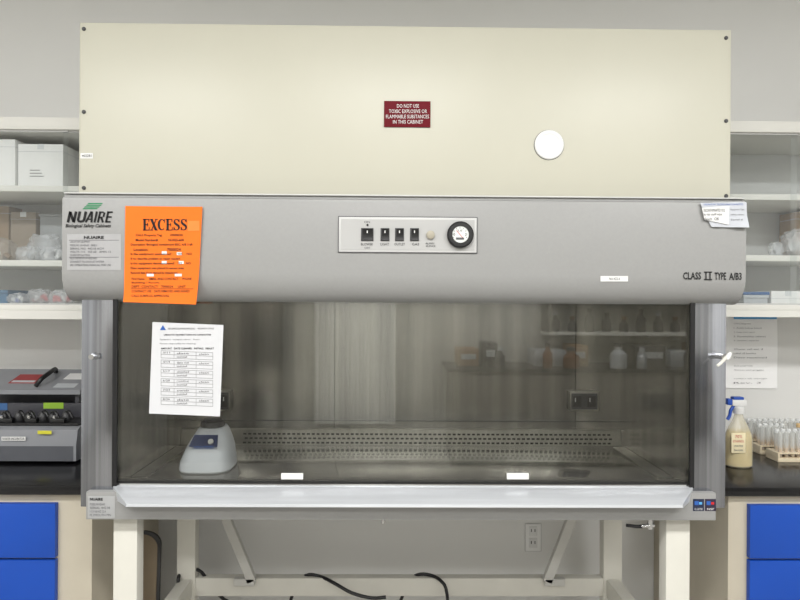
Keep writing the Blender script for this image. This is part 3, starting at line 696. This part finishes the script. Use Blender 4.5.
# ---------------- vortex mixer in chamber ----------------
zt=zW-.0115; c=Vector((X(209,.28,450),.28,zt)); x,y,z=c
V_=root('vortex_mixer',tuple(c),'small pale grey vortex mixer with navy panel inside the cabinet','laboratory mixer')
t=bmesh.new(); rings=[]
for h,w,d,ox in ((0,.082,.085,0),(.006,.086,.09,0),(.03,.084,.088,0),(.07,.074,.078,.006),(.10,.062,.066,.010),(.125,.050,.054,.014),(.138,.042,.046,.015)):
    ring=[]
    for k in range(32):
        a=2*math.pi*k/32; cx_=math.copysign(abs(math.cos(a))**.6,math.cos(a)); sy_=math.copysign(abs(math.sin(a))**.6,math.sin(a))
        ring.append(t.verts.new((x+ox+w*cx_,y+d*sy_,z+h)))
    rings.append(ring)
for a,b in zip(rings,rings[1:]):
    for k in range(32):
        j=(k+1)%32; t.faces.new((a[k],a[j],b[j],b[k]))
t.faces.new(rings[0][::-1]); t.faces.new(rings[-1]); q=M(); q.merge(t,mat('mixer_shell',(205,208,214),.35,noise=.02))
q.obj('mixer_body',V_)
M().lathe((x+.012,y,z+.137),[(.036,0),(.040,.003),(.038,.018),(.030,.022),(.022,.014)],dgry,24).obj('cup_head',V_,'dark rubber cup head')
yv=y-.078
o=M().prismv([(x-.040,yv-.004,z+.088),(x+.052,yv-.004,z+.088),(x+.048,yv+.018,z+.122),(x-.028,yv+.018,z+.122)],(0,-.004,0),navy)
o.lathe((x+.03,yv-.002,z+.104),[(.009,0),(.008,.006)],paperb,16,(0,-1,.5))
o=o.obj('mixer_panel',V_,'navy control panel with white button')
M().text('MINI MIXER',194,446,214,449,y-.097,bluei).obj('lettering',V_,'small blue printed lettering')
# ---------------- far side of the room (reflected in the glass) ----------------
greyb=mat('taupe_cabinet',(128,124,116),.5)
R=root('base_cabinet',(1.9,-3.9,0),'taupe base cabinet run with double doors along opposite wall','cabinet')
M().box(.55,3.25,-4.19,-3.6,.1,.878,greyb).box(.55,3.25,-4.19,-3.66,0,.1,dgry).obj('body',R)
for k in range(4): M().box(.6+k*.66,1.22+k*.66,-3.6,-3.58,.14,.85,greyb,.002).obj('cabinet_door',R)
M().box(.5,3.28,-4.19,-3.55,.88,.91,counter,.004).obj('worktop',None,'black epoxy resin laboratory worktop','worktop','black worktops')
R=root('wall_shelf_unit',(2.3,-4.0,1.30),'taupe wall shelf unit over the opposite bench','shelf unit')
M().box(1.5,3.2,-4.19,-3.9,1.20,1.23,shelfm).obj('shelf',R); M().box(1.5,3.2,-4.19,-3.9,1.52,1.55,shelfm).obj('shelf',R)
for xx in (1.5,3.17): M().box(xx,xx+.03,-4.185,-3.89,1.23,1.52,greyb).obj('side_panel',R)
mb=(cardk,dgry,mixer,amber2,dgry,black)
for i,(xx,w,h) in enumerate(((.62,.2,.16),(.86,.14,.22),(1.35,.3,.15),(1.7,.16,.2),(2.3,.3,.2),(2.65,.2,.15),(2.9,.25,.22))):
    m=mb[i%3]
    M().box(xx,xx+w,-4.12,-3.8,.91,.91+h,m,.01).box(xx+.03,xx+w-.03,-3.799,-3.795,.91+h*.4,.91+h*.7,mixer).obj('cardboard_box',None,('brown cardboard carton','dark storage carton','pale grey storage carton')[i%3]+' on the opposite bench','box')
k=0
for shz,y_ in ((1.23,-4.02),(.91,-3.68)):
    for i in range(9):
        if shz<1 and i%3==1: continue
        xx=(1.6 if shz>1 else 1.0)+i*(.17 if shz>1 else .22); hh=.12+.04*((i*2+1)%3)+(.1 if (shz<1 and i==4) else 0); k+=1; s_=1.7 if (shz<1 and i in(3,5)) else 1
        J=root('reagent_bottle',(xx,y_,shz),'small reagent bottle standing along the opposite wall','bottle','reagent bottles along the opposite wall')
        M().lathe((xx,y_,shz),[(.04*s_,0),(.045*s_,.01),(.045*s_,hh*.65),(.02*s_,hh*.85),(.02*s_,hh)],mb[(i*5+k)%6],16).obj('bottle_body',J)
        M().lathe((xx,y_,shz),[(.025*s_,hh-.001),(.025*s_,hh+.03)],mb[(i+2)%6],12).obj('cap',J)
R=root('storage_cabinet',(-1.6,-3.9,0),'tall taupe steel storage cupboard against the opposite wall','cupboard')
M().box(-2.1,-1.1,-4.19,-3.75,0,2.0,greyb,.01).obj('body',R)
for a in (-2.09,-1.595):
    d=M().box(a,a+.485,-3.75,-3.73,.08,1.98,greyb,.004).obj('door',R); M().box(a+(.44 if a<-2 else .02),a+(.46 if a<-2 else .04),-3.73,-3.70,.95,1.15,chrome,.004).obj('handle',d)
cu=M(); 
for k in range(16):
    cu.cyl((-.75+k*.05,-4.12+.01*(k%2),.3),(-.75+k*.05,-4.12+.01*(k%2),2.3),.034,clothm,12)
cu.box(-.85,.1,-4.15,-4.1,2.28,2.33,chrome); cu.obj('curtain',None,'pale pleated curtain hanging on the opposite wall','curtain')
